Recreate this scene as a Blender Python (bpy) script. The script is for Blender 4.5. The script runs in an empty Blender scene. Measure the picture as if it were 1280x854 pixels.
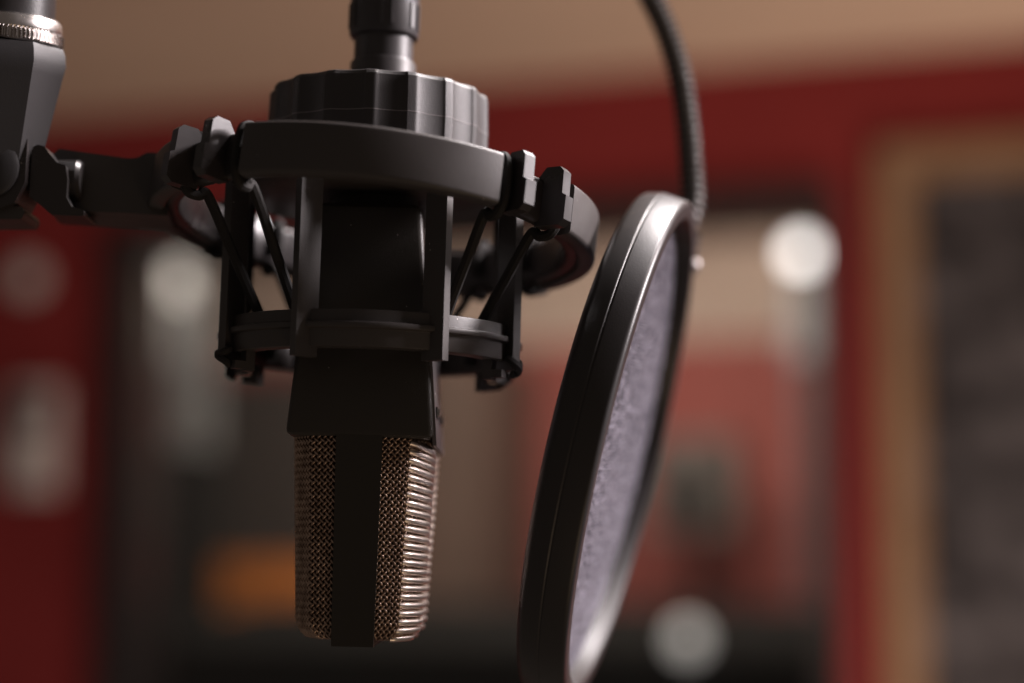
import bpy, bmesh, math, random
from math import sin, cos, pi, radians, sqrt, atan2
from mathutils import Vector, Matrix

random.seed(7)
scene = bpy.context.scene
COL = scene.collection

# ------------------------------------------------------------------ camera
FPX = 2376.0                       # focal length in photo pixels (1280 wide)
CAM = Vector((0, 0, 1.6))
PITCH = radians(6.55)
cam_data = bpy.data.cameras.new('camera')
cam_data.sensor_width = 36.0
cam_data.lens = FPX / 1280 * 36.0
cam_data.clip_start = 0.01
cam_data.clip_end = 100
cam_data.dof.use_dof = True
cam_data.dof.focus_distance = 0.468
cam_data.dof.aperture_fstop = 3.7
cam = bpy.data.objects.new('camera', cam_data)
COL.objects.link(cam)
cam.location = CAM
cam.rotation_euler = (pi / 2 + PITCH, 0, 0)
scene.camera = cam
CAM_M = Matrix.Translation(CAM) @ Matrix.Rotation(pi / 2 + PITCH, 4, 'X')

# ------------------------------------------------------------------ world and lamps
world = bpy.data.worlds.new('World')
scene.world = world
world.use_nodes = True
wb = world.node_tree.nodes['Background']
wb.inputs['Color'].default_value = (1.0, 0.82, 0.70, 1)
wb.inputs['Strength'].default_value = 0.075

def lamp_at(d, loc, target):
    o = bpy.data.objects.new(d.name, d)
    COL.objects.link(o)
    o.location = loc
    v = Vector(target) - Vector(loc)
    o.rotation_euler = v.to_track_quat('-Z', 'Y').to_euler()
    o['kind'] = 'helper'
    return o

def area(name, loc, target, sx, sy, power, color, spread=180):
    d = bpy.data.lights.new(name, 'AREA')
    d.shape = 'RECTANGLE'
    d.size, d.size_y = sx, sy
    d.energy = power
    d.color = color
    d.spread = radians(spread)
    return lamp_at(d, loc, target)

# key from the right and above, a little behind the microphone
area('key_lamp', (1.25, 0.62, 2.25), (0.0, 0.5, 1.64), 0.30, 0.30, 46.0, (1.0, 0.90, 0.92))
# ceiling lamp, high to the right and behind
area('ceiling_lamp', (0.40, 0.84, 2.40), (-0.02, 0.5, 1.62), 0.22, 0.22, 22.0, (1.0, 0.93, 0.93))
# warm room lamp lighting the wall and the ceiling
area('room_lamp', (1.25, 1.65, 0.62), (0.95, 2.95, 1.65), 0.5, 0.5, 18.0, (1.0, 0.80, 0.66), 125)
# added weak warm fill from below, standing in for light off the floor
area('low_bounce_fill', (0.50, 0.02, 0.85), (0.0, 0.5, 1.60), 0.4, 0.4, 1.0, (1.0, 0.70, 0.45))

scene.view_settings.view_transform = 'Standard'
scene.view_settings.look = 'None'
scene.view_settings.exposure = 0.0
scene.view_settings.gamma = 1.0
scene.render.engine = 'CYCLES'
scene.cycles.use_denoising = True
scene.cycles.max_bounces = 8

# ------------------------------------------------------------------ helpers
def px(x, y, d):
    """world point seen at photo pixel (x, y), d metres in front of the lens"""
    return CAM_M @ Vector(((x - 640) / FPX * d, (427 - y) / FPX * d, -d))

class Thing:
    def __init__(self, name, loc, label, category, group=None):
        self.o = bpy.data.objects.new(name, None)
        COL.objects.link(self.o)
        self.o.location = loc
        self.o.empty_display_size = 0.01
        self.o['label'] = label
        self.o['category'] = category
        if group: self.o['group'] = group
        self.inv = Matrix.Translation(-Vector(loc))

def finish(bm, name, mat, parent=None, M=None, smooth=35, kind=None, label=None, inv=None):
    """make ONE mesh object from bm; coordinates go through M into world space"""
    if M is not None:
        bmesh.ops.transform(bm, matrix=M, verts=bm.verts)
    bmesh.ops.recalc_face_normals(bm, faces=bm.faces)
    me = bpy.data.meshes.new(name)
    bm.to_mesh(me)
    bm.free()
    me.materials.append(mat)
    if smooth:
        me.polygons.foreach_set('use_smooth', [True] * len(me.polygons))
        me.set_sharp_from_angle(angle=radians(smooth))
    o = bpy.data.objects.new(name, me)
    COL.objects.link(o)
    if isinstance(parent, Thing):
        o.parent = parent.o
        o.matrix_parent_inverse = parent.inv
    elif parent is not None:                      # a part of a part (the part sits at its thing's origin frame)
        o.parent = parent
        o.matrix_parent_inverse = Matrix.Identity(4)
    if kind: o['kind'] = kind
    if label: o['label'] = label
    return o

def bevel(bm, w, seg=2, angle=30):
    es = [e for e in bm.edges if len(e.link_faces) == 2 and e.calc_face_angle(0) > radians(angle)]
    bmesh.ops.bevel(bm, geom=es, offset=w, segments=seg, profile=0.5, affect='EDGES', clamp_overlap=True)

def add_box(bm, x0, x1, y0, y1, z0, z1, M=None):
    vs = [bm.verts.new(p) for p in ((x0,y0,z0),(x1,y0,z0),(x1,y1,z0),(x0,y1,z0),(x0,y0,z1),(x1,y0,z1),(x1,y1,z1),(x0,y1,z1))]
    for f in ((0,3,2,1),(4,5,6,7),(0,1,5,4),(1,2,6,5),(2,3,7,6),(3,0,4,7)):
        bm.faces.new([vs[i] for i in f])
    if M is not None:
        bmesh.ops.transform(bm, matrix=M, verts=vs)
    return vs

def box(x0, x1, y0, y1, z0, z1, bev=0, seg=2, M=None):
    bm = bmesh.new()
    add_box(bm, x0, x1, y0, y1, z0, z1, M)
    if bev: bevel(bm, bev, seg)
    return bm

def loft(rings, cap=True, closed=True):
    """rings: list of lists of points, same count"""
    bm = bmesh.new()
    R = [[bm.verts.new(p) for p in r] for r in rings]
    n = len(R[0])
    for a, b in zip(R, R[1:]):
        for i in range(n if closed else n - 1):
            j = (i + 1) % n
            bm.faces.new((a[i], a[j], b[j], b[i]))
    if cap:
        bm.faces.new(R[0][::-1]); bm.faces.new(R[-1])
    return bm

def lathe(profile, n=64, rmod=None, cap=True, closed_profile=False):
    """profile: (r, z) list revolved about z; rmod(theta, r, z) -> r"""
    rings = []
    for r, z in profile:
        ring = []
        for k in range(n):
            t = 2 * pi * k / n
            rr = rmod(t, r, z) if rmod else r
            ring.append((rr * cos(t), rr * sin(t), z))
        rings.append(ring)
    if closed_profile:
        bm = loft(rings + [], cap=False)
        bm.verts.ensure_lookup_table()
        m = len(profile)
        for i in range(n):
            j = (i + 1) % n
            bm.faces.new((bm.verts[(m-1)*n+i], bm.verts[(m-1)*n+j], bm.verts[j], bm.verts[i]))
        return bm
    return loft(rings, cap=cap)

def arc_band(profile, a0, a1, n, cap=True):
    """closed (r, z) profile swept about z from a0 to a1 (radians)"""
    rings = []
    for k in range(n + 1):
        t = a0 + (a1 - a0) * k / n
        rings.append([(r * cos(t), r * sin(t), z) for r, z in profile])
    return loft(rings, cap=cap)

def round_poly(pts, r, seg=4):
    """closed polygon with filleted corners; pts may carry a radius as third value"""
    out = []
    n = len(pts)
    for i, p in enumerate(pts):
        rr = p[2] if len(p) > 2 else r
        a = Vector(pts[i - 1][:2]); b = Vector(p[:2]); c = Vector(pts[(i + 1) % n][:2])
        u = (a - b); v = (c - b)
        lu, lv = u.length, v.length
        u.normalize(); v.normalize()
        ang = u.angle(v)
        d = min(rr / max(math.tan(ang / 2), 1e-4), lu * 0.48, lv * 0.48)
        if d < 1e-6 or ang > pi - 0.02:
            out.append((b.x, b.y)); continue
        rad = d * math.tan(ang / 2)
        cen = b + (u + v).normalized() * (rad / sin(ang / 2))
        s = b + u * d; e = b + v * d
        a_s = atan2(s.y - cen.y, s.x - cen.x); a_e = atan2(e.y - cen.y, e.x - cen.x)
        da = (a_e - a_s + pi) % (2 * pi) - pi
        for k in range(seg + 1):
            t = a_s + da * k / seg
            out.append((cen.x + rad * cos(t), cen.y + rad * sin(t)))
    return out

def tube_rings(path, rad, n=8, up=Vector((0, 0, 1))):
    """rings of a tube along path; rad number or function(i, frac)"""
    P = [Vector(p) for p in path]
    rings = []
    T = (P[1] - P[0]).normalized()
    N = T.orthogonal().normalized() if abs(T.dot(up)) > 0.95 else (up - T * up.dot(T)).normalized()
    for i, p in enumerate(P):
        t = (P[min(i + 1, len(P) - 1)] - P[max(i - 1, 0)]).normalized()
        N = (N - t * N.dot(t)).normalized()
        B = t.cross(N)
        r = rad(i, i / (len(P) - 1)) if callable(rad) else rad
        rings.append([p + (N * cos(2 * pi * k / n) + B * sin(2 * pi * k / n)) * r for k in range(n)])
    return rings

def spline(pts, per=10):
    P = [Vector(p) for p in pts]
    P = [P[0] * 2 - P[1]] + P + [P[-1] * 2 - P[-2]]
    out = []
    for i in range(1, len(P) - 2):
        for k in range(per):
            t = k / per
            a, b, c, d = P[i - 1], P[i], P[i + 1], P[i + 2]
            out.append(0.5 * ((2 * b) + (c - a) * t + (2*a - 5*b + 4*c - d) * t*t + (3*b - a - 3*c + d) * t**3))
    out.append(P[-2].copy())
    return out

def prism(pts, d0, d1, bev=0, seg=2):
    """polygon (x, z) extruded along y from d0 to d1"""
    bm = loft([[(x, d0, z) for x, z in pts], [(x, d1, z) for x, z in pts]])
    if bev: bevel(bm, bev, seg)
    return bm

# ------------------------------------------------------------------ materials
def new_mat(name):
    m = bpy.data.materials.new(name)
    m.use_nodes = True
    return m, m.node_tree.nodes, m.node_tree.links, m.node_tree.nodes['Principled BSDF']

def surface(name, color, rough=0.5, metal=0.0, spec=0.5, grain=0.0, gscale=2500, dust=0.0, dscale=260,
            vary=0.0, vscale=30, color2=None, bump=0.0):
    """plain painted / moulded / metal surface with grain, smudges and dust specks"""
    m, N, L, B = new_mat(name)
    B.inputs['Base Color'].default_value = (*color, 1)
    B.inputs['Roughness'].default_value = rough
    B.inputs['Metallic'].default_value = metal
    B.inputs['Specular IOR Level'].default_value = spec
    tc = N.new('ShaderNodeTexCoord')
    col_out = None
    if vary or color2:
        nz = N.new('ShaderNodeTexNoise'); nz.inputs['Scale'].default_value = vscale; nz.inputs['Detail'].default_value = 5
        L.new(tc.outputs['Object'], nz.inputs['Vector'])
        rp = N.new('ShaderNodeMapRange'); rp.inputs[1].default_value = 0.35; rp.inputs[2].default_value = 0.68
        L.new(nz.outputs['Fac'], rp.inputs[0])
        mx = N.new('ShaderNodeMix'); mx.data_type = 'RGBA'
        mx.inputs[6].default_value = (*color, 1)
        mx.inputs[7].default_value = (*(color2 or color), 1)
        L.new(rp.outputs[0], mx.inputs[0])
        col_out = mx.outputs[2]
        if vary:
            rr = N.new('ShaderNodeMapRange'); rr.inputs[3].default_value = rough - vary; rr.inputs[4].default_value = rough + vary
            L.new(nz.outputs['Fac'], rr.inputs[0]); rr.inputs[1].default_value = 0.3; rr.inputs[2].default_value = 0.7
            L.new(rr.outputs[0], B.inputs['Roughness'])
    if dust:
        vo = N.new('ShaderNodeTexVoronoi'); vo.inputs['Scale'].default_value = dscale
        L.new(tc.outputs['Object'], vo.inputs['Vector'])
        lt = N.new('ShaderNodeMath'); lt.operation = 'LESS_THAN'; lt.inputs[1].default_value = 0.055
        L.new(vo.outputs['Distance'], lt.inputs[0])
        sp = N.new('ShaderNodeSeparateColor'); L.new(vo.outputs['Color'], sp.inputs[0])
        gt = N.new('ShaderNodeMath'); gt.operation = 'GREATER_THAN'; gt.inputs[1].default_value = 1 - dust
        L.new(sp.outputs[0], gt.inputs[0])
        mu = N.new('ShaderNodeMath'); mu.operation = 'MULTIPLY'
        L.new(lt.outputs[0], mu.inputs[0]); L.new(gt.outputs[0], mu.inputs[1])
        md = N.new('ShaderNodeMix'); md.data_type = 'RGBA'
        if col_out: L.new(col_out, md.inputs[6])
        else: md.inputs[6].default_value = (*color, 1)
        md.inputs[7].default_value = (0.42, 0.38, 0.36, 1)
        L.new(mu.outputs[0], md.inputs[0])
        col_out = md.outputs[2]
    if col_out: L.new(col_out, B.inputs['Base Color'])
    if grain:
        ng = N.new('ShaderNodeTexNoise'); ng.inputs['Scale'].default_value = gscale; ng.inputs['Detail'].default_value = 2
        L.new(tc.outputs['Object'], ng.inputs['Vector'])
        bp = N.new('ShaderNodeBump'); bp.inputs['Strength'].default_value = grain; bp.inputs['Distance'].default_value = 0.0002
        L.new(ng.outputs['Fac'], bp.inputs['Height'])
        L.new(bp.outputs[0], B.inputs['Normal'])
    return m

def emitter(name, color, strength, base=0.8):
    m, N, L, B = new_mat(name)
    B.inputs['Base Color'].default_value = (base, base, base, 1)
    B.inputs['Emission Color'].default_value = (*color, 1)
    B.inputs['Emission Strength'].default_value = strength
    return m

PLASTIC = surface('black_plastic', (0.052, 0.045, 0.043), 0.44, grain=0.22, gscale=3000, dust=0.10, dscale=300, vary=0.07, vscale=60)
KNOB = surface('matte_black_plastic', (0.034, 0.030, 0.030), 0.50, grain=0.35, gscale=3500, dust=0.12, dscale=330, vary=0.06, vscale=70)
GLOSS = surface('glossy_black_plastic', (0.036, 0.031, 0.031), 0.32, grain=0.05, dust=0.08, dscale=300, vary=0.08, vscale=50)
PAINT = surface('black_lacquer', (0.040, 0.035, 0.030), 0.40, spec=0.35, grain=0.30, gscale=4200, dust=0.10, dscale=420, vary=0.05)
BAND = surface('satin_black_metal', (0.036, 0.032, 0.027), 0.5, spec=0.3, grain=0.12, gscale=4000)
ELASTIC = surface('black_elastic', (0.022, 0.020, 0.019), 0.72, spec=0.25, grain=0.6, gscale=2600)
WIRE = surface('bronze_wire', (0.52, 0.385, 0.30), 0.43, metal=1.0, vary=0.08, vscale=400, color2=(0.30, 0.21, 0.16))
HIGHLIT = surface('highlit_bronze_wire', (0.90, 0.79, 0.71), 0.38, metal=1.0, vary=0.04, vscale=300)  # bronze whitened to stand for the highlights on the corner wires
CORE = surface('dark_inner_gauze', (0.11, 0.072, 0.05), 0.7, spec=0.2)
RUBBER = surface('dark_rubber', (0.024, 0.021, 0.021), 0.40, grain=0.15, gscale=2500, dust=0.06, vary=0.06)
STEEL = surface('nickel_steel', (0.62, 0.58, 0.56), 0.28, metal=1.0, vary=0.08, vscale=120)
GREYP = surface('grey_cast_metal', (0.032, 0.030, 0.031), 0.45, spec=0.4, grain=0.12, gscale=2800, vary=0.06)
DULL = surface('dull_steel', (0.34, 0.31, 0.30), 0.5, metal=1.0)
COIL = surface('black_chrome_coil', (0.085, 0.078, 0.076), 0.36, metal=0.7)

# ------------------------------------------------------------------ wall, ceiling (setting)
WA = px(80, 150, 3.62); WB = px(1280, 50, 3.07)
wdir = Vector((WB.x - WA.x, WB.y - WA.y, 0)).normalized()       # along the wall
wn = Vector((wdir.y, -wdir.x, 0))                               # towards the camera
if wn.y > 0: wn = -wn
WO = Vector((WA.x, WA.y, 0))
CEIL = (WA.z + WB.z) / 2
def wall_uv(x, y, off=0.0):
    """where the ray through a photo pixel meets the wall plane (moved off metres behind it): (along, height)"""
    d = (px(x, y, 1.0) - CAM)
    o = WO - wn * off
    t = (o - CAM).dot(wn) / d.dot(wn)
    p = CAM + d * t
    return (p - o).dot(wdir), p.z
WALL_M = Matrix.Translation(WO) @ Matrix(((wdir.x, -wn.x, 0, 0), (wdir.y, -wn.y, 0, 0), (0, 0, 1, 0), (0, 0, 0, 1)))
# wall frame: x along the wall, y away from the camera, z up

RED = surface('red_wall_paint', (0.20, 0.022, 0.021), 0.75, spec=0.2, color2=(0.17, 0.018, 0.017), vscale=3)
TAN = surface('tan_ceiling_paint', (0.62, 0.45, 0.34), 0.85, spec=0.2, color2=(0.57, 0.41, 0.31), vscale=2)
DARKF = surface('dark_window_frame', (0.018, 0.014, 0.014), 0.5)
OCHRE = surface('ochre_wood', (0.25, 0.145, 0.078), 0.6, color2=(0.20, 0.11, 0.058), vscale=12, vary=0.06)
CREAM = surface('cream_wall_paint', (0.60, 0.47, 0.40), 0.85, color2=(0.54, 0.42, 0.36), vscale=2)

w_u0, w_top = wall_uv(140, 303)[0], wall_uv(950, 236)[1]
w_u1 = wall_uv(1049, 400)[0]
w_bot = 1.12
def structure(o, label):
    o['kind'] = 'structure'; o['label'] = label
    return o
bm = bmesh.new()
TH = 0.14
for (a, b, c, d) in ((-2.2, w_u0, 0.0, CEIL), (w_u1, 3.6, 0.0, CEIL), (w_u0, w_u1, w_top, CEIL), (w_u0, w_u1, 0.0, w_bot)):
    add_box(bm, a, b, 0.0, TH, c, d)
structure(finish(bm, 'wall', RED, None, WALL_M, smooth=0), 'dark red painted wall with a wide window opening')
structure(finish(box(-2.2, 3.6, -2.3, 0.0, CEIL, CEIL + 0.08), 'ceiling', TAN, None, WALL_M, smooth=0), 'plain tan ceiling above the red wall')

# the room behind the window
BD = 1.75                                                    # how far its back wall stands behind the red wall
bm = box(-1.6, 4.2, BD, BD + 0.1, 1.36, CEIL)
structure(finish(bm, 'back_wall', CREAM, None, WALL_M, smooth=0), 'cream upper back wall of the room behind the window')
PINK = surface('red_back_paint', (0.36, 0.10, 0.085), 0.8, color2=(0.32, 0.08, 0.07), vscale=2)
back_v = wall_uv(900, 425, BD)[1]
structure(finish(box(-1.6, 4.2, BD - 0.02, BD - 0.002, 0.2, back_v), 'back_wall_dado', PINK, None, WALL_M, smooth=0), 'red lower back wall of the room behind the window')
structure(finish(box(-1.6, 4.2, TH, BD + 0.1, CEIL + 0.003, CEIL + 0.08), 'back_ceiling', CREAM, None, WALL_M, smooth=0), 'pale ceiling of the room behind the window')

# ------------------------------------------------------------------ studio window
mid_u = (w_u0 + w_u1) / 2
win = Thing('studio_window', WALL_M @ Vector((mid_u, 0.05, w_bot)), 'wide dark framed window set in the red wall', 'window')
fw = 0.055
for nm, (a, b, c, d) in (('frame_head', (w_u0, w_u1, w_top - fw, w_top)), ('frame_sill', (w_u0, w_u1, w_bot, w_bot + fw)),
                         ('frame_jamb', (w_u0, w_u0 + fw, w_bot + fw, w_top - fw)), ('frame_jamb', (w_u1 - fw * 0.7, w_u1, w_bot + fw, w_top - fw))):
    finish(box(a + 0.001, b - 0.001, -0.025, TH - 0.01, c + 0.001, d - 0.001, 0.006), nm, DARKF, win, WALL_M)
m, N, L, B = new_mat('window_glass')
N.remove(B)
out = N['Material Output']
tr = N.new('ShaderNodeBsdfTransparent'); tr.inputs[0].default_value = (0.90, 0.91, 0.90, 1)
gl = N.new('ShaderNodeBsdfGlossy'); gl.inputs['Roughness'].default_value = 0.02
fr = N.new('ShaderNodeFresnel'); fr.inputs[0].default_value = 1.5
ms = N.new('ShaderNodeMixShader')
L.new(fr.outputs[0], ms.inputs[0]); L.new(tr.outputs[0], ms.inputs[1]); L.new(gl.outputs[0], ms.inputs[2]); L.new(ms.outputs[0], out.inputs[0])
GLASS = m
finish(box(w_u0 + fw + 0.001, w_u1 - fw * 0.7 - 0.001, 0.05, 0.058, w_bot + fw + 0.001, w_top - fw - 0.001), 'pane', GLASS, win, WALL_M, smooth=0)

# ------------------------------------------------------------------ acoustic panel on the wall
p_u0, p_top = wall_uv(1098, 186)
p_u1 = p_u0 + 0.62; p_bot = 0.95
fwp = wall_uv(1150, 500)[0] - wall_uv(1106, 500)[0]
pan = Thing('acoustic_panel', WALL_M @ Vector(((p_u0 + p_u1) / 2, 0, p_bot)), 'mottled dark grey acoustic panel in an ochre wooden frame', 'panel')
for nm, (a, b, c, d) in (('frame_rail', (p_u0, p_u1, p_top - fwp, p_top)), ('frame_rail', (p_u0, p_u1, p_bot, p_bot + fwp)),
                         ('frame_stile', (p_u0, p_u0 + fwp, p_bot + fwp + 0.001, p_top - fwp - 0.001)), ('frame_stile', (p_u1 - fwp, p_u1, p_bot + fwp + 0.001, p_top - fwp - 0.001))):
    finish(box(a, b, -0.026, -0.002, c, d, 0.004), nm, OCHRE, pan, WALL_M)
FOAM = surface('mottled_dark_fabric', (0.010, 0.009, 0.010), 0.9, color2=(0.095, 0.086, 0.090), vscale=17, spec=0.1, grain=0.8, gscale=300)
bm = bmesh.new()
nx, nz = 16, 44
gx0, gx1, gz0, gz1 = p_u0 + fwp + 0.001, p_u1 - fwp - 0.001, p_bot + fwp + 0.001, p_top - fwp - 0.001
grid = [[bm.verts.new((gx0 + (gx1 - gx0) * i / nx, -0.008 - 0.010 * random.random() * (0 < i < nx) * (0 < k < nz), gz0 + (gz1 - gz0) * k / nz)) for i in range(nx + 1)] for k in range(nz + 1)]
for k in range(nz):
    for i in range(nx):
        bm.faces.new((grid[k][i], grid[k][i+1], grid[k+1][i+1], grid[k+1][i]))
finish(bm, 'fabric', FOAM, pan, WALL_M)

# ------------------------------------------------------------------ things seen out of focus
def back_pt(x, y, off):
    u, v = wall_uv(x, y, off)
    return Vector((u, off, v))
def sc(off):                                                  # metres per photo pixel at that depth, roughly
    return (3.3 + off) / FPX

PALEP = surface('lavender_glow_paint', (0.10, 0.09, 0.10), 0.6)  # grey pole paint, tinted to suggest the lavender glow below the globe
# round lamp on a slim pole behind the window
c = back_pt(1003, 318, 1.2); s = sc(1.2)
lamp = Thing('globe_lamp', WALL_M @ Vector((c.x, c.y, 0.9)), 'bright white globe lamp on a pole behind the window, above the loudspeaker', 'lamp')
GLOBE = emitter('lit_globe', (1.0, 0.94, 0.95), 3.8)
finish(lathe([(0.012, -0.032), (0.028, -0.019), (0.034, 0.0), (0.028, 0.019), (0.012, 0.032)], 24), 'globe', GLOBE, lamp, WALL_M @ Matrix.Translation(c))
finish(lathe([(0.05, 0.9), (0.05, 0.915), (0.014, 0.925), (0.014, c.z - 0.05), (0.02, c.z - 0.045), (0.02, c.z - 0.026)], 20), 'pole', PALEP, lamp, WALL_M @ Matrix.Translation((c.x, c.y, 0)))

HAZE = emitter('lavender_haze_glow', (0.95, 0.88, 1.0), 0.10, 0.16)  # added glowing sleeve that imitates the lavender haze under the globe
finish(lathe([(0.034, -0.24), (0.036, -0.24), (0.026, -0.04), (0.024, -0.04)], 32, cap=False, closed_profile=True), 'haze_sleeve', HAZE, lamp, WALL_M @ Matrix.Translation(c))

# tall lamp seen left, above a grey curtain
c = back_pt(208, 345, 0.7); s = sc(0.7)
lamp2 = Thing('shade_lamp', WALL_M @ Vector((c.x, c.y, 0.9)), 'pale glowing drum shaded lamp behind the window, above the black rack', 'lamp')
SHADE = emitter('lit_shade', (1.0, 0.92, 0.86), 0.75)
DIM_HAZE = emitter('dim_haze_glow', (0.92, 0.95, 1.0), 0.06, 0.14)  # added dim sleeve, imitates the lamp's glow fading downwards
finish(lathe([(0.050, -0.20), (0.052, -0.20), (0.052, -0.055), (0.050, -0.055)], 32, cap=False, closed_profile=True), 'lower_haze_sleeve', DIM_HAZE, lamp2, WALL_M @ Matrix.Translation(c))
finish(lathe([(0.050, -0.05), (0.052, -0.05), (0.044, 0.05), (0.042, 0.05)], 32, cap=False, closed_profile=True), 'lamp_shade', SHADE, lamp2, WALL_M @ Matrix.Translation(c))
finish(lathe([(0.06, 0.9), (0.06, 0.915), (0.010, 0.925), (0.008, c.z - 0.02), (0.016, c.z - 0.015), (0.016, c.z + 0.03)], 20), 'pole', STEEL, lamp2, WALL_M @ Matrix.Translation((c.x, c.y, 0)))

d = bpy.data.lights.new('shade_lamp_bulb', 'POINT'); d.energy = 5.0; d.shadow_soft_size = 0.02; d.color = (1.0, 0.88, 0.74)
bo = bpy.data.objects.new('shade_lamp_bulb', d); COL.objects.link(bo); bo.location = WALL_M @ (c + Vector((0, -0.07, -0.075))); bo['kind'] = 'helper'
# grey curtain hanging below / behind it
CURT = surface('grey_curtain_cloth', (0.30, 0.31, 0.32), 0.9, color2=(0.25, 0.26, 0.27), vscale=9)
a = back_pt(150, 330, 1.1); b = back_pt(268, 330, 1.1)
path = [(a.x + (b.x - a.x) * k / 60, a.y + 0.018 * sin(k * 0.75)) for k in range(61)]
bm = loft([[(x, y, z) for x, y in path] + [(x, y + 0.004, z) for x, y in path[::-1]] for z in (0.9, a.z + 0.05)])
o = finish(bm, 'curtain', CURT, None, WALL_M); o['label'] = 'grey folded curtain hanging behind the pale drum lamp'; o['category'] = 'curtain'

# dark equipment rack
RACK = surface('rack_black', (0.010, 0.010, 0.010), 0.85, spec=0.1)
a = back_pt(135, 560, 0.55); b = back_pt(222, 560, 0.55)
rack = Thing('equipment_rack', WALL_M @ Vector(((a.x + b.x) / 2, 0.75, 0.6)), 'black equipment rack standing below the pale drum lamp', 'rack')
finish(box(a.x, b.x, 0.55, 0.75, 0.6, a.z, 0.008), 'cabinet', RACK, rack, WALL_M)
FACE = surface('rack_face', (0.018, 0.017, 0.017), 0.8, spec=0.15)
for k in range(6):
    finish(box(a.x + 0.015, b.x - 0.015, 0.535, 0.549, a.z - 0.06 - 0.075 * k, a.z - 0.012 - 0.075 * k, 0.003), 'face_plate', FACE, rack, WALL_M)

# orange wooden cabinet
ORG = surface('orange_wood', (0.55, 0.19, 0.045), 0.45, color2=(0.45, 0.15, 0.035), vscale=8, vary=0.08)
a = back_pt(250, 700, 0.85); b = back_pt(385, 812, 0.85)
oc = Thing('wooden_cabinet', WALL_M @ Vector(((a.x + b.x) / 2, 1.0, b.z)), 'orange brown wooden cabinet with rounded edges low behind the window', 'cabinet')
finish(box(a.x, b.x, 0.9, 1.12, b.z, a.z, 0.035, 5), 'cabinet_body', ORG, oc, WALL_M)
finish(box(a.x + 0.05, b.x - 0.05, 0.893, 0.8995, b.z + 0.045, a.z - 0.045, 0.003), 'door', ORG, oc, WALL_M)

# brown cupboard in the middle of the far room
BRN = surface('brown_wood', (0.13, 0.085, 0.068), 0.6, color2=(0.10, 0.066, 0.052), vscale=8)
a = back_pt(432, 445, 1.3); b = back_pt(612, 445, 1.3)
cup = Thing('cupboard', WALL_M @ Vector(((a.x + b.x) / 2, 1.5, 0.7)), 'dull brown wooden cupboard behind the window between cabinet and loudspeaker', 'cupboard')
finish(box(a.x, b.x, 1.3, 1.68, 0.7, a.z, 0.01), 'carcass', BRN, cup, WALL_M)
um = (a.x + b.x) / 2
for u0, u1 in ((a.x + 0.01, um - 0.002), (um + 0.002, b.x - 0.01)):
    finish(box(u0, u1, 1.28, 1.299, 0.74, a.z - 0.02, 0.004), 'door', BRN, cup, WALL_M)

DGR = surface('dark_brown_grey_wood', (0.050, 0.042, 0.039), 0.7, color2=(0.038, 0.032, 0.030), vscale=8)
a = back_pt(268, 470, 1.3); b = back_pt(428, 470, 1.3)
cup = Thing('wardrobe', WALL_M @ Vector(((a.x + b.x) / 2, 1.5, 0.7)), 'dark grey brown wardrobe above the orange cabinet behind the window', 'wardrobe')
finish(box(a.x, b.x, 1.3, 1.68, 0.7, a.z, 0.01), 'carcass', DGR, cup, WALL_M)
um = (a.x + b.x) / 2
for u0, u1 in ((a.x + 0.01, um - 0.002), (um + 0.002, b.x - 0.01)):
    finish(box(u0, u1, 1.28, 1.299, 0.74, a.z - 0.02, 0.004), 'door', DGR, cup, WALL_M)

# dark mixing desk along the bottom, behind the glass
a = back_pt(250, 822, 0.5); b = back_pt(1046, 768, 0.5)
desk = Thing('mixing_desk', WALL_M @ Vector(((a.x + b.x) / 2, 0.6, 0.7)), 'long black mixing desk along the bottom of the window', 'desk')
dz = back_pt(800, 772, 0.5).z
finish(prism([(0.35, 0.7), (0.35, dz - 0.05), (0.5, dz), (0.95, dz + 0.015), (0.95, 0.7)], 0, 1, 0.008),
       'desk_body', RACK, desk, WALL_M @ Matrix(((0, b.x - a.x, 0, a.x), (1, 0, 0, 0), (0, 0, 1, 0), (0, 0, 0, 1))))
for k in range(14):
    u = a.x + 0.06 + (b.x - a.x - 0.12) * k / 13
    finish(box(u - 0.012, u + 0.012, 0.62, 0.90, dz + 0.004, dz + 0.02, 0.003), 'channel_strip', FACE, desk, WALL_M)

# small grey loudspeaker on the far side
SPK = surface('grey_speaker_case', (0.10, 0.085, 0.078), 0.7)
a = back_pt(812, 548, 1.25); b = back_pt(912, 665, 1.25)
spk = Thing('monitor_speaker', WALL_M @ Vector(((a.x + b.x) / 2, 1.35, b.z)), 'dark grey boxy loudspeaker in front of the red back wall', 'loudspeaker')
finish(box(a.x, b.x, 1.25, 1.45, b.z, a.z, 0.012, 3), 'case', SPK, spk, WALL_M)
RX = Matrix.Rotation(pi / 2, 4, 'X')
mx, mz, h = (a.x + b.x) / 2, (a.z + b.z) / 2, a.z - b.z
for r, z in ((0.062, mz - h * 0.17), (0.028, mz + h * 0.27)):
    finish(lathe([(r, 0.0), (r, 0.006), (r * 0.85, 0.008), (r * 0.3, 0.001)], 32), 'driver_cone', RACK, spk, WALL_M @ Matrix.Translation((mx, 1.25, z)) @ RX)
finish(box(mx - 0.018, mx + 0.018, 1.33, 1.37, 0.7, b.z - 0.001, 0.004), 'stand', RACK, spk, WALL_M)

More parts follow.
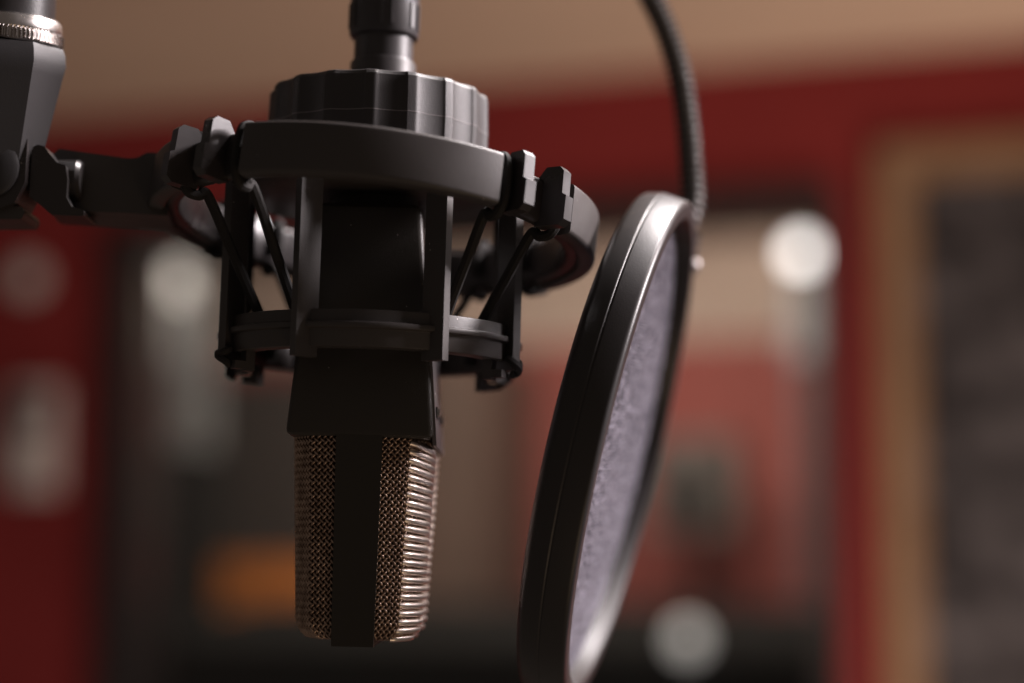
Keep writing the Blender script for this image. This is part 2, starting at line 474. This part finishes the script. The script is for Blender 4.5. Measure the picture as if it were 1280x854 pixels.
# pale round light near the desk
c = back_pt(860, 800, 0.29)
bl = Thing('desk_lamp', WALL_M @ Vector((c.x, c.y, w_bot)), 'small dim round pale lamp on a stem before the black desk', 'lamp')
DIM = emitter('dim_globe', (1.0, 0.92, 0.88), 0.62)
finish(lathe([(0.010, -0.028), (0.024, -0.017), (0.029, 0.0), (0.024, 0.017), (0.010, 0.028)], 20), 'globe', DIM, bl, WALL_M @ Matrix.Translation(c))
finish(lathe([(0.03, w_bot - c.z), (0.03, w_bot - c.z + 0.008), (0.006, w_bot - c.z + 0.012), (0.006, -0.029)], 20), 'stem', RACK, bl, WALL_M @ Matrix.Translation(c))

# pale fixtures on the red wall, left of the window
PALE = surface('pale_enamel', (0.55, 0.50, 0.46), 0.35)
c = Vector((*[wall_uv(36, 348)[0]], 0, wall_uv(36, 348)[1]))
fx = Thing('wall_fixture', WALL_M @ c, 'small round pale fixture on the red wall above the intercom box', 'fixture')
finish(lathe([(0.034, 0.002), (0.034, 0.012), (0.028, 0.022), (0.012, 0.026)], 28), 'disc', PALE, fx, WALL_M @ Matrix.Translation(c) @ RX)
finish(lathe([(0.010, 0.0265), (0.010, 0.034), (0.006, 0.037)], 20), 'button', PALE, fx, WALL_M @ Matrix.Translation(c) @ RX)
u, v = wall_uv(52, 545)
fx = Thing('wall_intercom', WALL_M @ Vector((u, 0, v)), 'tall pale plastic intercom box below the round fixture on red wall', 'intercom')
finish(box(u - 0.040, u + 0.040, -0.035, -0.002, v - 0.105, v + 0.09, 0.010, 3), 'case', PALE, fx, WALL_M)
finish(box(u - 0.024, u + 0.024, -0.040, -0.0355, v + 0.01, v + 0.07, 0.002), 'grille', GREYP, fx, WALL_M)
finish(box(u - 0.016, u + 0.016, -0.042, -0.0355, v - 0.07, v - 0.04, 0.002), 'button', PALE, fx, WALL_M)

# light in the room behind the glass
d = bpy.data.lights.new('back_room_lamp', 'AREA'); d.shape = 'RECTANGLE'; d.size = 1.2; d.size_y = 0.3
d.energy = 30; d.color = (1.0, 0.86, 0.74)
pl = WALL_M @ Vector((wall_uv(700, 300)[0], 0.42, CEIL - 0.04))
lamp_at(d, pl, pl + Vector((0, 0.9, -1)))

# ------------------------------------------------------------------ MICROPHONE frames (millimetres)
AX = px(462, 480, 0.495)                        # a point on the microphone's axis
EYE_Z = CAM.z
MIC_ORIGIN = Vector((AX.x, AX.y, EYE_Z))
S = Matrix.Scale(0.001, 4)
ROLL = radians(1.6)
MIC_M = Matrix.Translation(MIC_ORIGIN) @ Matrix.Translation((0, 0, 0.05)) @ Matrix.Rotation(ROLL, 4, 'Y') @ Matrix.Translation((0, 0, -0.05)) @ S
# mic frame: x right (the front of the microphone), y away from camera, z up, z = 0 at eye height

mic = Thing('microphone', MIC_M @ Vector((0, 0, -21)), 'black studio condenser microphone hanging upside down with bronze mesh grille', 'microphone')
Z_GT, Z_GB = 31.0, -19.5                        # grille top and bottom
BASE = [(-6, -23.4), (6, -23.4), (12.2, -21.2, 2.0), (17.0, -13.5, 6.5), (17.0, 13.5, 6.5), (12.2, 21.2, 2.0), (6, 23.4), (-6, 23.4),
        (-12.2, 21.2, 2.0), (-17.0, 13.5, 6.5), (-17.0, -13.5, 6.5), (-12.2, -21.2, 2.0)]
SEC = [Vector(p) for p in round_poly(BASE, 1.0, 8)]
cum = [0.0]
for i in range(len(SEC)):
    cum.append(cum[-1] + (SEC[(i + 1) % len(SEC)] - SEC[i]).length)
LEN = cum[-1]
import bisect
def sec_at(s):
    s %= LEN
    i = min(bisect.bisect_right(cum, s) - 1, len(SEC) - 1)
    f = (s - cum[i]) / max(cum[i + 1] - cum[i], 1e-9)
    a, b = SEC[i], SEC[(i + 1) % len(SEC)]
    t = (b - a).normalized()
    return a.lerp(b, f), Vector((t.y, -t.x))
def grille_pt(s, z, off):
    p, n = sec_at(s)
    f = (Z_GT - z) / (Z_GT - Z_GB)
    sx, sy = 1 - 0.135 * f, 1 - 0.05 * f
    sh = 0.0
    e = z - Z_GB
    if e < 5.0:
        sh = 5.0 - sqrt(max(25.0 - (5.0 - e) ** 2, 0.0))
        sh *= 0.75
    return Vector((p.x * sx + n.x * (off - sh), p.y * sy + n.y * (off - sh), z))

# inner gauze
rings = []
for k in range(15):
    z = Z_GT + (Z_GB - Z_GT) * k / 14
    rings.append([grille_pt(LEN * i / 90, z, -1.1) for i in range(90)])
finish(loft(rings), 'inner_gauze', CORE, mic, MIC_M)

# woven wire: two diagonal families passing over and under each other
NW = round(LEN / 1.66)
P = LEN / NW
verts, faces = [], []
def add_tube(path, r, n=5):
    base = len(verts)
    for ring in tube_rings(path, r, n):
        verts.extend(tuple(v) for v in ring)
    for i in range(len(path) - 1):
        for k in range(n):
            a = base + i * n + k; b = base + i * n + (k + 1) % n
            faces.append((a, b, b + n, a + n))
ZR = Z_GT - Z_GB
steps = int(ZR / 0.23)
for fam in (1, -1):
    for i in range(NW):
        path = []
        for k in range(steps + 1):
            q = ZR * k / steps
            s = i * P + fam * q
            ij = (2 * q / P) + (0 if fam == 1 else 0)
            path.append(grille_pt(s, Z_GT - q, fam * 0.31 * cos(pi * ij)))
        add_tube(path, 0.34)
me = bpy.data.meshes.new('wire_mesh')
me.from_pydata([tuple(MIC_M @ Vector(v)) for v in verts], [], faces)
me.polygons.foreach_set('use_smooth', [True] * len(me.polygons))
me.materials.append(WIRE)
o = bpy.data.objects.new('wire_mesh', me); COL.objects.link(o)
o.parent = mic.o; o.matrix_parent_inverse = mic.inv; o['kind'] = 'stuff'; o['label'] = 'woven bronze wire mesh of the grille'

# thick wire turns wrapped round the four vertical corners
corner_s = []
for i, p in enumerate(SEC):
    pass
def s_of(pred):
    return [LEN * k / 1200 for k in range(1200) if pred(sec_at(LEN * k / 1200)[0])]
for sx in (1,):
    for sy in (-1, 1):
        ss = s_of(lambda p: p.x * sx > 12.3 and 5.0 < p.y * sy < 21.0)
        s0, s1 = min(ss), max(ss)
        if s1 - s0 > LEN / 2:
            lo = [v for v in ss if v > LEN / 2]; hi = [v for v in ss if v < LEN / 2]
            s0, s1 = min(lo), max(hi) + LEN
        if sx * sy > 0: s0, s1 = s1, s0                 # s0 at the side panel, s1 on the front face
        nr = 24
        for k in range(nr):
            z = 27.5 - 2.02 * k
            slant = 2.4 * (1 - k / (nr - 1)) ** 1.2 * 1.6 - 0.5
            path = []
            for q in range(13):
                f = q / 12
                zz = z + slant * (0.5 - f)
                lift = 0.35 + 0.55 * sin(pi * min(max(f, 0.0), 1.0)) ** 0.5 - 0.5 * (f in (0, 1))
                path.append(grille_pt(s0 + (s1 - s0) * f, zz, lift))
            finish(loft(tube_rings(path, 0.84, 8)), 'corner_wire', HIGHLIT, mic, MIC_M, smooth=50)

# black band round the sides and under the grille
def band_side(sy):
    rings = []
    for z in (Z_GT + 0.5, 5, -12, Z_GB - 0.2, -21.2):
        f = (Z_GT - z) / ZR
        h = 5.75 - 0.55 * f
        yo, yi = (24.7 - 1.25 * f) * sy, (21.0 - 1.25 * f) * sy
        rings.append([(-h, yo, z), (h, yo, z), (h, yi, z), (-h, yi, z)])
    bm = loft(rings); bevel(bm, 0.45, 2); return bm
for sy in (-1, 1):
    finish(band_side(sy), 'side_band', BAND, mic, MIC_M)
finish(box(-5.0, 5.0, -19.6, 19.6, -21.0, Z_GB + 0.8, 0.4), 'bottom_band', BAND, mic, MIC_M)

# tapering body
def body_ring(z, hx, hy, r):
    return [(x, y, z) for x, y in round_poly([(-hx, -hy), (hx, -hy), (hx, hy), (-hx, hy)], r, 5)]
rings = [body_ring(30.2, 17.3, 24.2, 1.4), body_ring(30.8, 18.0, 24.8, 1.4), body_ring(31.8, 18.2, 25.0, 1.4), body_ring(42, 17.4, 24.4, 1.4),
         body_ring(86.5, 13.6, 21.0, 1.6), body_ring(88.4, 13.2, 20.6, 1.6), body_ring(89.4, 12.2, 19.6, 1.6)]
finish(loft(rings), 'body', PAINT, mic, MIC_M, smooth=25)
finish(lathe([(11.5, 89.0), (11.5, 99.0), (10.8, 99.5), (10.8, 106.0)], 40), 'threaded_neck', PAINT, mic, MIC_M)
# lip and switches on the front face
FPLATE = surface('lit_front_paint', (0.11, 0.095, 0.098), 0.42, grain=0.3, gscale=4000, dust=0.15, dscale=400)  # body paint made lighter to imitate light catching the front face
def front_x(z): return 17.4 + (42 - z) * 0.08 if z < 42 else 17.4 - (z - 42) * 0.0854
bm = loft([[(front_x(z) - 0.4, -23.0, z), (front_x(z) + 0.55, -23.0, z), (front_x(z) + 0.55, 23.0, z), (front_x(z) - 0.4, 23.0, z)] for z in (28.6, 42, 56)])
bevel(bm, 0.3, 2)
finish(bm, 'front_plate', FPLATE, mic, MIC_M)
for y in (-13, 13):
    slot = finish(box(front_x(37) + 0.57, front_x(37) + 0.9, y - 4.5, y + 4.5, 36.0, 38.6, 0.12), 'switch_slot', BAND, mic, MIC_M)
    finish(box(front_x(37) + 0.92, front_x(37) + 1.5, y - 2, y + 0.5, 36.4, 38.2, 0.2), 'switch', STEEL, slot, MIC_M)
ENG = surface('pale_engraving_paint', (0.55, 0.50, 0.48), 0.6)
for y, z in ((-18, 41.0), (-10, 41.0), (8, 41.0), (16, 41.0)):
    finish(lathe([(1.1, 0.0), (1.1, 0.06), (0.8, 0.06), (0.8, 0.0)], 20, cap=False, closed_profile=True), 'pattern_mark', ENG, mic,
           MIC_M @ Matrix.Translation((front_x(z) + 0.58, y, z)) @ Matrix.Rotation(pi / 2, 4, 'Y'))

# ------------------------------------------------------------------ SHOCK MOUNT
mount = Thing('shock_mount', MIC_M @ Vector((0, 0, 50)), 'black plastic ring shock mount with elastic cords round the microphone', 'shock mount')
# fluted clamping ring on top
def flute(t, r, z):
    u = ((t / (2 * pi) * 17 + 0.13) % 1.0)
    g = 0.0
    if u < 0.74:
        w = (u - 0.37) / 0.37
        g = 0.85 * (1 - w * w) ** 0.8 + 0.12
    return r - (g if r > 26 else 0)
prof = [(9.5, 100.5), (28.0, 100.5), (28.9, 101.3), (29.1, 111.6), (29.1, 112.05), (28.8, 121.1), (28.2, 122.0), (27.5, 122.3), (24.0, 122.5), (9.5, 122.5)]
fluted = finish(lathe(prof, 408, flute, cap=False, closed_profile=True), 'fluted_ring', KNOB, mount, MIC_M, smooth=22)

WORN = surface('worn_grey_plastic', (0.20, 0.18, 0.18), 0.5)
finish(lathe([(29.0, 111.70), (29.17, 111.74), (29.17, 111.92), (29.0, 111.96)], 408, flute, cap=False, closed_profile=True), 'mould_seam', WORN, fluted, MIC_M, smooth=30)

# inner cage: hub, eight flat bars, lower ring
CAGE_M = MIC_M @ Matrix.Rotation(radians(4), 4, 'Z')
finish(lathe([(12.0, 93.5), (36.0, 93.5), (38.0, 94.5), (38.0, 99.0), (36.5, 100.2), (12.0, 100.2)], 64, cap=False, closed_profile=True), 'cage_hub', PLASTIC, mount, CAGE_M)
def bar_bm(side):
    bm = box(-3.2, 3.2, -1.2, 1.2, 48.5, 97.0, 0.3, 1)
    # broad face turned towards the centre line of the pair
    M = Matrix.Translation((15.9 * side, -35.0, 0)) @ Matrix.Rotation(radians(-38 if side > 0 else 38), 4, 'Z')
    bmesh.ops.transform(bm, matrix=M, verts=bm.verts)
    return bm
for q in range(4):
    Q = CAGE_M @ Matrix.Rotation(q * pi / 2, 4, 'Z')
    for side in (-1, 1):
        finish(bar_bm(side), 'bar', PLASTIC, mount, Q)
LR = round_poly([(33.2, 51.0), (38.4, 51.0), (38.4, 55.4), (39.6, 55.6), (39.6, 57.0), (38.2, 57.2), (38.2, 60.2), (33.2, 60.2)], 0.4, 2)
finish(arc_band(LR, 0, 2 * pi, 96, cap=False), 'lower_ring', PLASTIC, mount, CAGE_M)
# hooks under the lower ring
for q in (1, 3):
    for side in (-1, 1):
        a = radians(q * 90 - 90 + side * 31)
        Q = CAGE_M @ Matrix.Rotation(a, 4, 'Z')
        bm = bmesh.new()
        add_box(bm, 34.0, 36.5, -1.3, 1.3, 46.0, 52.0)
        add_box(bm, 36.5, 39.4, -1.3, 1.3, 46.4, 48.4)
        finish(bm, 'hook', PLASTIC, mount, Q)

# outer ring: tilted a little against the cage
RING_M = MIC_M @ Matrix.Translation((0, 0, 89.2)) @ Matrix.Rotation(radians(4.6), 4, 'Y') @ Matrix.Rotation(radians(-5.6), 4, 'X') @ Matrix.Rotation(radians(2.5), 4, 'Z')
RB = round_poly([(50.5, -5.6), (54.5, -5.6), (54.5, 5.6), (50.5, 5.6)], 1.3, 3)
finish(arc_band(RB, 0, 2 * pi, 128, cap=False), 'outer_ring', GLOSS, mount, RING_M)
PADP = round_poly([(54.0, -6.9), (58.6, -6.4), (58.6, 6.4), (54.0, 6.9)], 1.3, 4)
for q in range(4):
    c = q * pi / 2
    bm = arc_band(PADP, c - radians(32), c + radians(32), 36)
    bevel(bm, 0.7, 2, 60)
    finish(bm, 'pad', PLASTIC, mount, RING_M)
def prong():
    bm = bmesh.new()
    pts = [(53.0, -6.6), (60.0, -6.6), (61.6, -5.2), (61.6, 0.8), (60.4, 1.4), (60.2, 7.2), (59.0, 8.4), (55.0, 8.4), (53.0, 6.0)]
    bm = loft([[(x, -1.6, z) for x, z in pts], [(x, 1.6, z) for x, z in pts]])
    bevel(bm, 0.55, 2)
    return bm
for q in range(4):
    for da in (-6.6, 6.6):
        a = radians(q * 90 + 45 + da - (3.6 if q == 2 else 0))
        finish(prong(), 'prong', GLOSS, mount, RING_M @ Matrix.Rotation(a, 4, 'Z'))
# elastic cords: each loops round the ring beside a clip and runs inwards to the lower ring
for q in range(4):
    for side in (-1, 1):
        an = radians(q * 90 + 45 + side * 10.2)
        ah = radians(q * 90 + 45 + side * 11.5)
        loop = [RING_M @ Vector((r * cos(an), r * sin(an), z)) for r, z in
                ((49.0, -7.0), (51.5, -7.6), (54.5, -7.2), (56.4, -4.0), (56.6, 1.0), (55.8, 5.6), (53.5, 7.2), (51.0, 6.8), (49.2, 3.0), (49.0, -2.0))]
        foot = [CAGE_M @ Vector((r * cos(ah), r * sin(ah), z)) for r, z in ((31.8, 53.0), (32.4, 57.5), (34.2, 61.6))]
        pts = foot + [foot[-1].lerp(loop[0], 0.5)] + loop
        finish(loft(tube_rings(spline(pts, 7), 0.00132, 8)), 'elastic_cord', ELASTIC, mount, None)
# coiled cord ends that sit against the outside of the side bars
for q in (1, 3):
    for side in (-1, 1):
        ah = radians(q * 90 - 90 + side * 26)
        Q = CAGE_M @ Matrix.Rotation(ah, 4, 'Z')
        pts = [(40.5 + 1.2 * cos(t), 2.2 * sin(t) , 49.5 + 2.0 * sin(t * 0.5)) for t in [k * 0.35 for k in range(26)]]
        finish(loft(tube_rings(pts, 1.05, 7)), 'cord_knot', ELASTIC, mount, Q)

# arm leaving the ring on the left
arm_prof = [(-53.0, 9.6), (-57.5, 10.6), (-60.0, 10.4), (-62.4, 8.8), (-64.5, 8.4), (-82.5, 9.4), (-84.0, 7.8), (-84.6, 0.5), (-83.6, -6.2), (-82.0, -6.8), (-66.5, -6.4), (-63.5, -6.2), (-60.5, -6.2), (-53.0, -6.0)]
finish(prism(arm_prof, -7.5, 7.5, 0.9, 2), 'arm', PLASTIC, mount, RING_M @ Matrix.Rotation(radians(-2), 4, 'Y'))

# ------------------------------------------------------------------ CABLE PLUG on top of the microphone
PLUG = surface('dark_plug_shell', (0.050, 0.045, 0.046), 0.42, grain=0.2, gscale=3000, dust=0.06)
plug = Thing('cable_plug', MIC_M @ Vector((0, 0, 120)), 'dark grey cylindrical cable plug standing on the fluted ring', 'plug')
PL_M = MIC_M @ Matrix.Translation((0.6, 0, 0))
finish(lathe([(7.0, 112.0), (8.7, 112.0), (8.7, 130.4), (8.3, 131.1), (7.8, 131.3), (7.75, 143.0)], 48), 'neck', PLUG, plug, PL_M)
def notch(t, r, z):
    return r
barrel = finish(lathe([(7.0, 137.6), (8.9, 137.8), (9.25, 138.5), (9.1, 153.0), (9.0, 168.0), (8.2, 172.0), (5.0, 176.0)], 64), 'barrel', PLUG, plug, PL_M)
for k in (-92.5, -72, -35, -14, 23, 43, 80, 100, 138, 158, 195, 215):
    a = radians(k)
    bm = box(8.6, 9.62, -0.55, 0.55, 139.4, 146.2, 0.3, 2)
    finish(bm, 'grip_rib', PLUG, barrel, PL_M @ Matrix.Rotation(a, 4, 'Z'))
cable = [PL_M @ Vector(p) for p in ((0, 0, 172), (0, 1, 190), (2, 6, 210), (8, 16, 235), (20, 30, 255))]
finish(loft(tube_rings(spline(cable, 8), 0.0033, 12)), 'cable', RUBBER, plug, None)

# ------------------------------------------------------------------ STAND ADAPTER at the left
D0 = 0.487
k0 = D0 / FPX
def stand_m(x, y, lean_x=0.0, lean_y=0.0):
    """frame in millimetres at a photo pixel, z up"""
    return Matrix.Translation(px(x, y, D0)) @ Matrix.Rotation(radians(lean_y), 4, 'Y') @ Matrix.Rotation(radians(lean_x), 4, 'X') @ S
stand = Thing('stand_adapter', px(0, 270, D0), 'black swivel stand adapter with knurled nickel collar beside the shock mount', 'stand adapter')
A_M = stand_m(4, 60, 6, 3.0)
mmpx = D0 / FPX * 1000
finish(lathe([(15.5, 0.2), (16.2, -1.5), (16.5, -4.5), (15.9, -7), (11.4, -29.0), (10.6, -30.0)], 8), 'tapered_body', GREYP, stand, A_M @ Matrix.Rotation(radians(-2), 4, 'Z'), smooth=20)
def knurl(t, r, z):
    return r + (0.45 * (1 if int(t / (2 * pi) * 320) % 4 < 2 else -1) if 1.0 < z < 3.6 else 0)
finish(lathe([(12.8, 0.3), (14.2, 0.5), (14.6, 0.9), (14.6, 1.2), (14.6, 2.2), (14.6, 3.4), (14.6, 3.9), (14.7, 4.2), (14.3, 6.6), (13.6, 7.4), (12.4, 7.6), (12.4, 0.3)], 320, knurl, cap=False, closed_profile=True), 'knurled_collar', STEEL, stand, A_M, smooth=40)
finish(lathe([(11.0, 4.0), (12.6, 5.0), (12.4, 45.0)], 48), 'stand_tube', RUBBER, stand, A_M)

def P2(pts):                                            # photo pixels -> adapter frame mm (x, z)
    return [((x - 0) * mmpx, (220 - y) * mmpx) for x, y in pts]
J_M = stand_m(0, 220)
finish(prism(round_poly(P2([(-60, 190), (-30, 160), (0, 157), (24, 166), (44, 180), (42, 236), (30, 262), (-10, 276), (-60, 268)]), 1.5, 4), -8.5, 8.5, 0.9), 'swivel_head', GLOSS, stand, J_M)
finish(lathe([(8.2, 0.0), (8.2, 1.2), (7.0, 2.0), (3.0, 2.4)], 40), 'pivot_screw', GREYP, stand, J_M @ Matrix.Translation((-1, -8.6, 0.5)) @ Matrix.Rotation(pi / 2, 4, 'X'))
finish(prism(round_poly(P2([(-60, 264), (36, 264), (40, 272), (36, 280), (-60, 280)]), 0.8, 3), -6.0, 10.0, 0.6), 'foot_flange', PLASTIC, stand, J_M)
fork = P2([(46, 190), (52, 186), (61, 188), (70, 200), (78, 209), (88, 212), (91, 230), (90, 252), (97, 264), (112, 268), (112, 276), (72, 274), (58, 262), (44, 251)])
finish(prism(round_poly(fork, 0.6, 2), -5.5, 9.0, 0.8), 'fork', GLOSS, stand, J_M)
finish(lathe([(4.6, -4.0), (5.4, -3.0), (5.4, 3.0), (4.6, 4.0)], 10), 'clamp_nut', GLOSS, stand, J_M @ Matrix.Translation((82 * mmpx, 2.0, -4 * mmpx)) @ Matrix.Rotation(pi / 2, 4, 'Y'))

# ------------------------------------------------------------------ POP FILTER
CR = CAM_M.to_3x3()
e_img = Vector((0.974, -0.2255, 0)); m_img = Vector((-0.2255, -0.974, 0))
beta = radians(11.0)
nrm = (CR @ (e_img * cos(beta) + Vector((0, 0, 1)) * sin(beta))).normalized()
upv = (CR @ (-m_img)).normalized()
upv = (upv - nrm * upv.dot(nrm)).normalized()
sidev = nrm.cross(upv)                                   # completes the frame
CEN = px(772, 560, 0.524)
PF_M = Matrix.Translation(CEN) @ Matrix(((upv.x, sidev.x, nrm.x, 0), (upv.y, sidev.y, nrm.y, 0), (upv.z, sidev.z, nrm.z, 0), (0, 0, 0, 1))) @ S
far_sign = 1 if sidev.y > 0 else -1
pop = Thing('pop_filter', PF_M @ Vector((-71, 0, 0)), 'round pop filter with black rubber rim and grey mesh on a gooseneck', 'pop filter')
prof = round_poly([(63.6, -0.6, 0.3), (65.4, 5.0, 0.8), (70.2, 5.0, 1.6), (71.0, -1.6, 0.5), (70.75, -1.95, 0.2), (71.1, -2.3, 0.5), (70.2, -7.6, 2.5), (66.0, -9.0, 2.0), (62.0, -7.5, 1.4)], 1.0, 5)
finish(lathe(prof, 160, cap=False, closed_profile=True), 'rim', RUBBER, pop, PF_M, smooth=50)

# mesh cloth: two layers of fine net, each made of real threads crossing each other
m, N, L, B = new_mat('grey_nylon_thread')
tc = N.new('ShaderNodeTexCoord')
vo = N.new('ShaderNodeTexVoronoi'); vo.inputs['Scale'].default_value = 1000
L.new(tc.outputs['Object'], vo.inputs['Vector'])
sp = N.new('ShaderNodeSeparateColor'); L.new(vo.outputs['Color'], sp.inputs[0])
cr = N.new('ShaderNodeValToRGB')
cr.color_ramp.elements[0].position = 0.40; cr.color_ramp.elements[0].color = (0.08, 0.080, 0.098, 1)
cr.color_ramp.elements[1].position = 0.90; cr.color_ramp.elements[1].color = (0.60, 0.57, 0.67, 1)
L.new(sp.outputs[0], cr.inputs[0]); L.new(cr.outputs[0], B.inputs['Base Color'])
B.inputs['Roughness'].default_value = 0.35
THREAD = m
def net(z, bulge, pitch=1.0, r=0.165):
    verts, faces = [], []
    Rm = 64.6
    rnd = random.Random(int(z * 10))
    n = int(Rm / pitch)
    for fam in (0, 1):
        for i in range(-n, n + 1):
            u = i * pitch
            half = sqrt(max(Rm * Rm - u * u, 0.0))
            if half < 2: continue
            segs = max(4, int(half / 1.3))
            base = len(verts)
            for k in range(segs + 1):
                v = -half + 2 * half * k / segs
                w = u + rnd.uniform(-0.16, 0.16)
                zz = z + bulge * (1 - (u * u + v * v) / Rm ** 2) + (0.10 if fam else -0.10) + rnd.uniform(-0.14, 0.14)
                x, y = (w, v) if fam else (v, w)
                for a in (0.5, 2.6, 4.7):
                    if fam: verts.append((x + r * cos(a), y, zz + r * sin(a)))
                    else: verts.append((x, y + r * cos(a), zz + r * sin(a)))
            for k in range(segs):
                for q in range(3):
                    b0 = base + k * 3
                    faces.append((b0 + q, b0 + (q + 1) % 3, b0 + 3 + (q + 1) % 3, b0 + 3 + q))
    me = bpy.data.meshes.new('mesh_cloth')
    me.from_pydata([tuple(PF_M @ Vector(p)) for p in verts], [], faces)
    me.polygons.foreach_set('use_smooth', [True] * len(me.polygons))
    me.materials.append(THREAD)
    o = bpy.data.objects.new('mesh_cloth', me); COL.objects.link(o)
    o.parent = pop.o; o.matrix_parent_inverse = pop.inv; o['kind'] = 'stuff'; o['label'] = 'fine grey nylon net stretched across the rim'
net(0.2, 0.5)
net(-6.0, -0.8)

# clamp block and gooseneck on the far side of the rim
ang = radians(38) * far_sign
def rim_pt(r, a, z): return PF_M @ Vector((r * cos(a), r * sin(a), z))
BK = PF_M @ Matrix.Rotation(ang, 4, 'Z')
clamp = finish(box(69.5, 79.0, -5.0, 5.0, -9.0, 4.0, 1.2), 'neck_clamp', RUBBER, pop, BK)
finish(lathe([(2.1, 0.0), (2.1, 1.0), (1.5, 1.7), (0.5, 1.9)], 20), 'clamp_screw', DULL, clamp, BK @ Matrix.Translation((73.0, -2.0, 4.05)))
start = BK @ Vector((75.5, 0, -2.5))
rel = start - CAM
dep = -(CAM_M.inverted() @ start).z
gp = [start, px(864, 262, dep), px(863, 205, dep + 0.002), px(856, 130, dep + 0.005), px(842, 65, dep + 0.008), px(815, 0, dep + 0.012), px(770, -70, dep + 0.018), px(700, -130, dep + 0.03)]
path = spline(gp, 60)
# resample evenly so that the coil turns are evenly spaced
even, acc, step = [path[0]], 0.0, 0.00058
for a, b in zip(path, path[1:]):
    seg = (b - a).length; t = step - acc
    while t <= seg:
        even.append(a.lerp(b, t / seg)); t += step
    acc = (acc + seg) % step
finish(loft(tube_rings(even, lambda i, f: 0.0034 + 0.00055 * cos(i * 2 * pi / 4), 14)), 'gooseneck', COIL, pop, None, smooth=80)
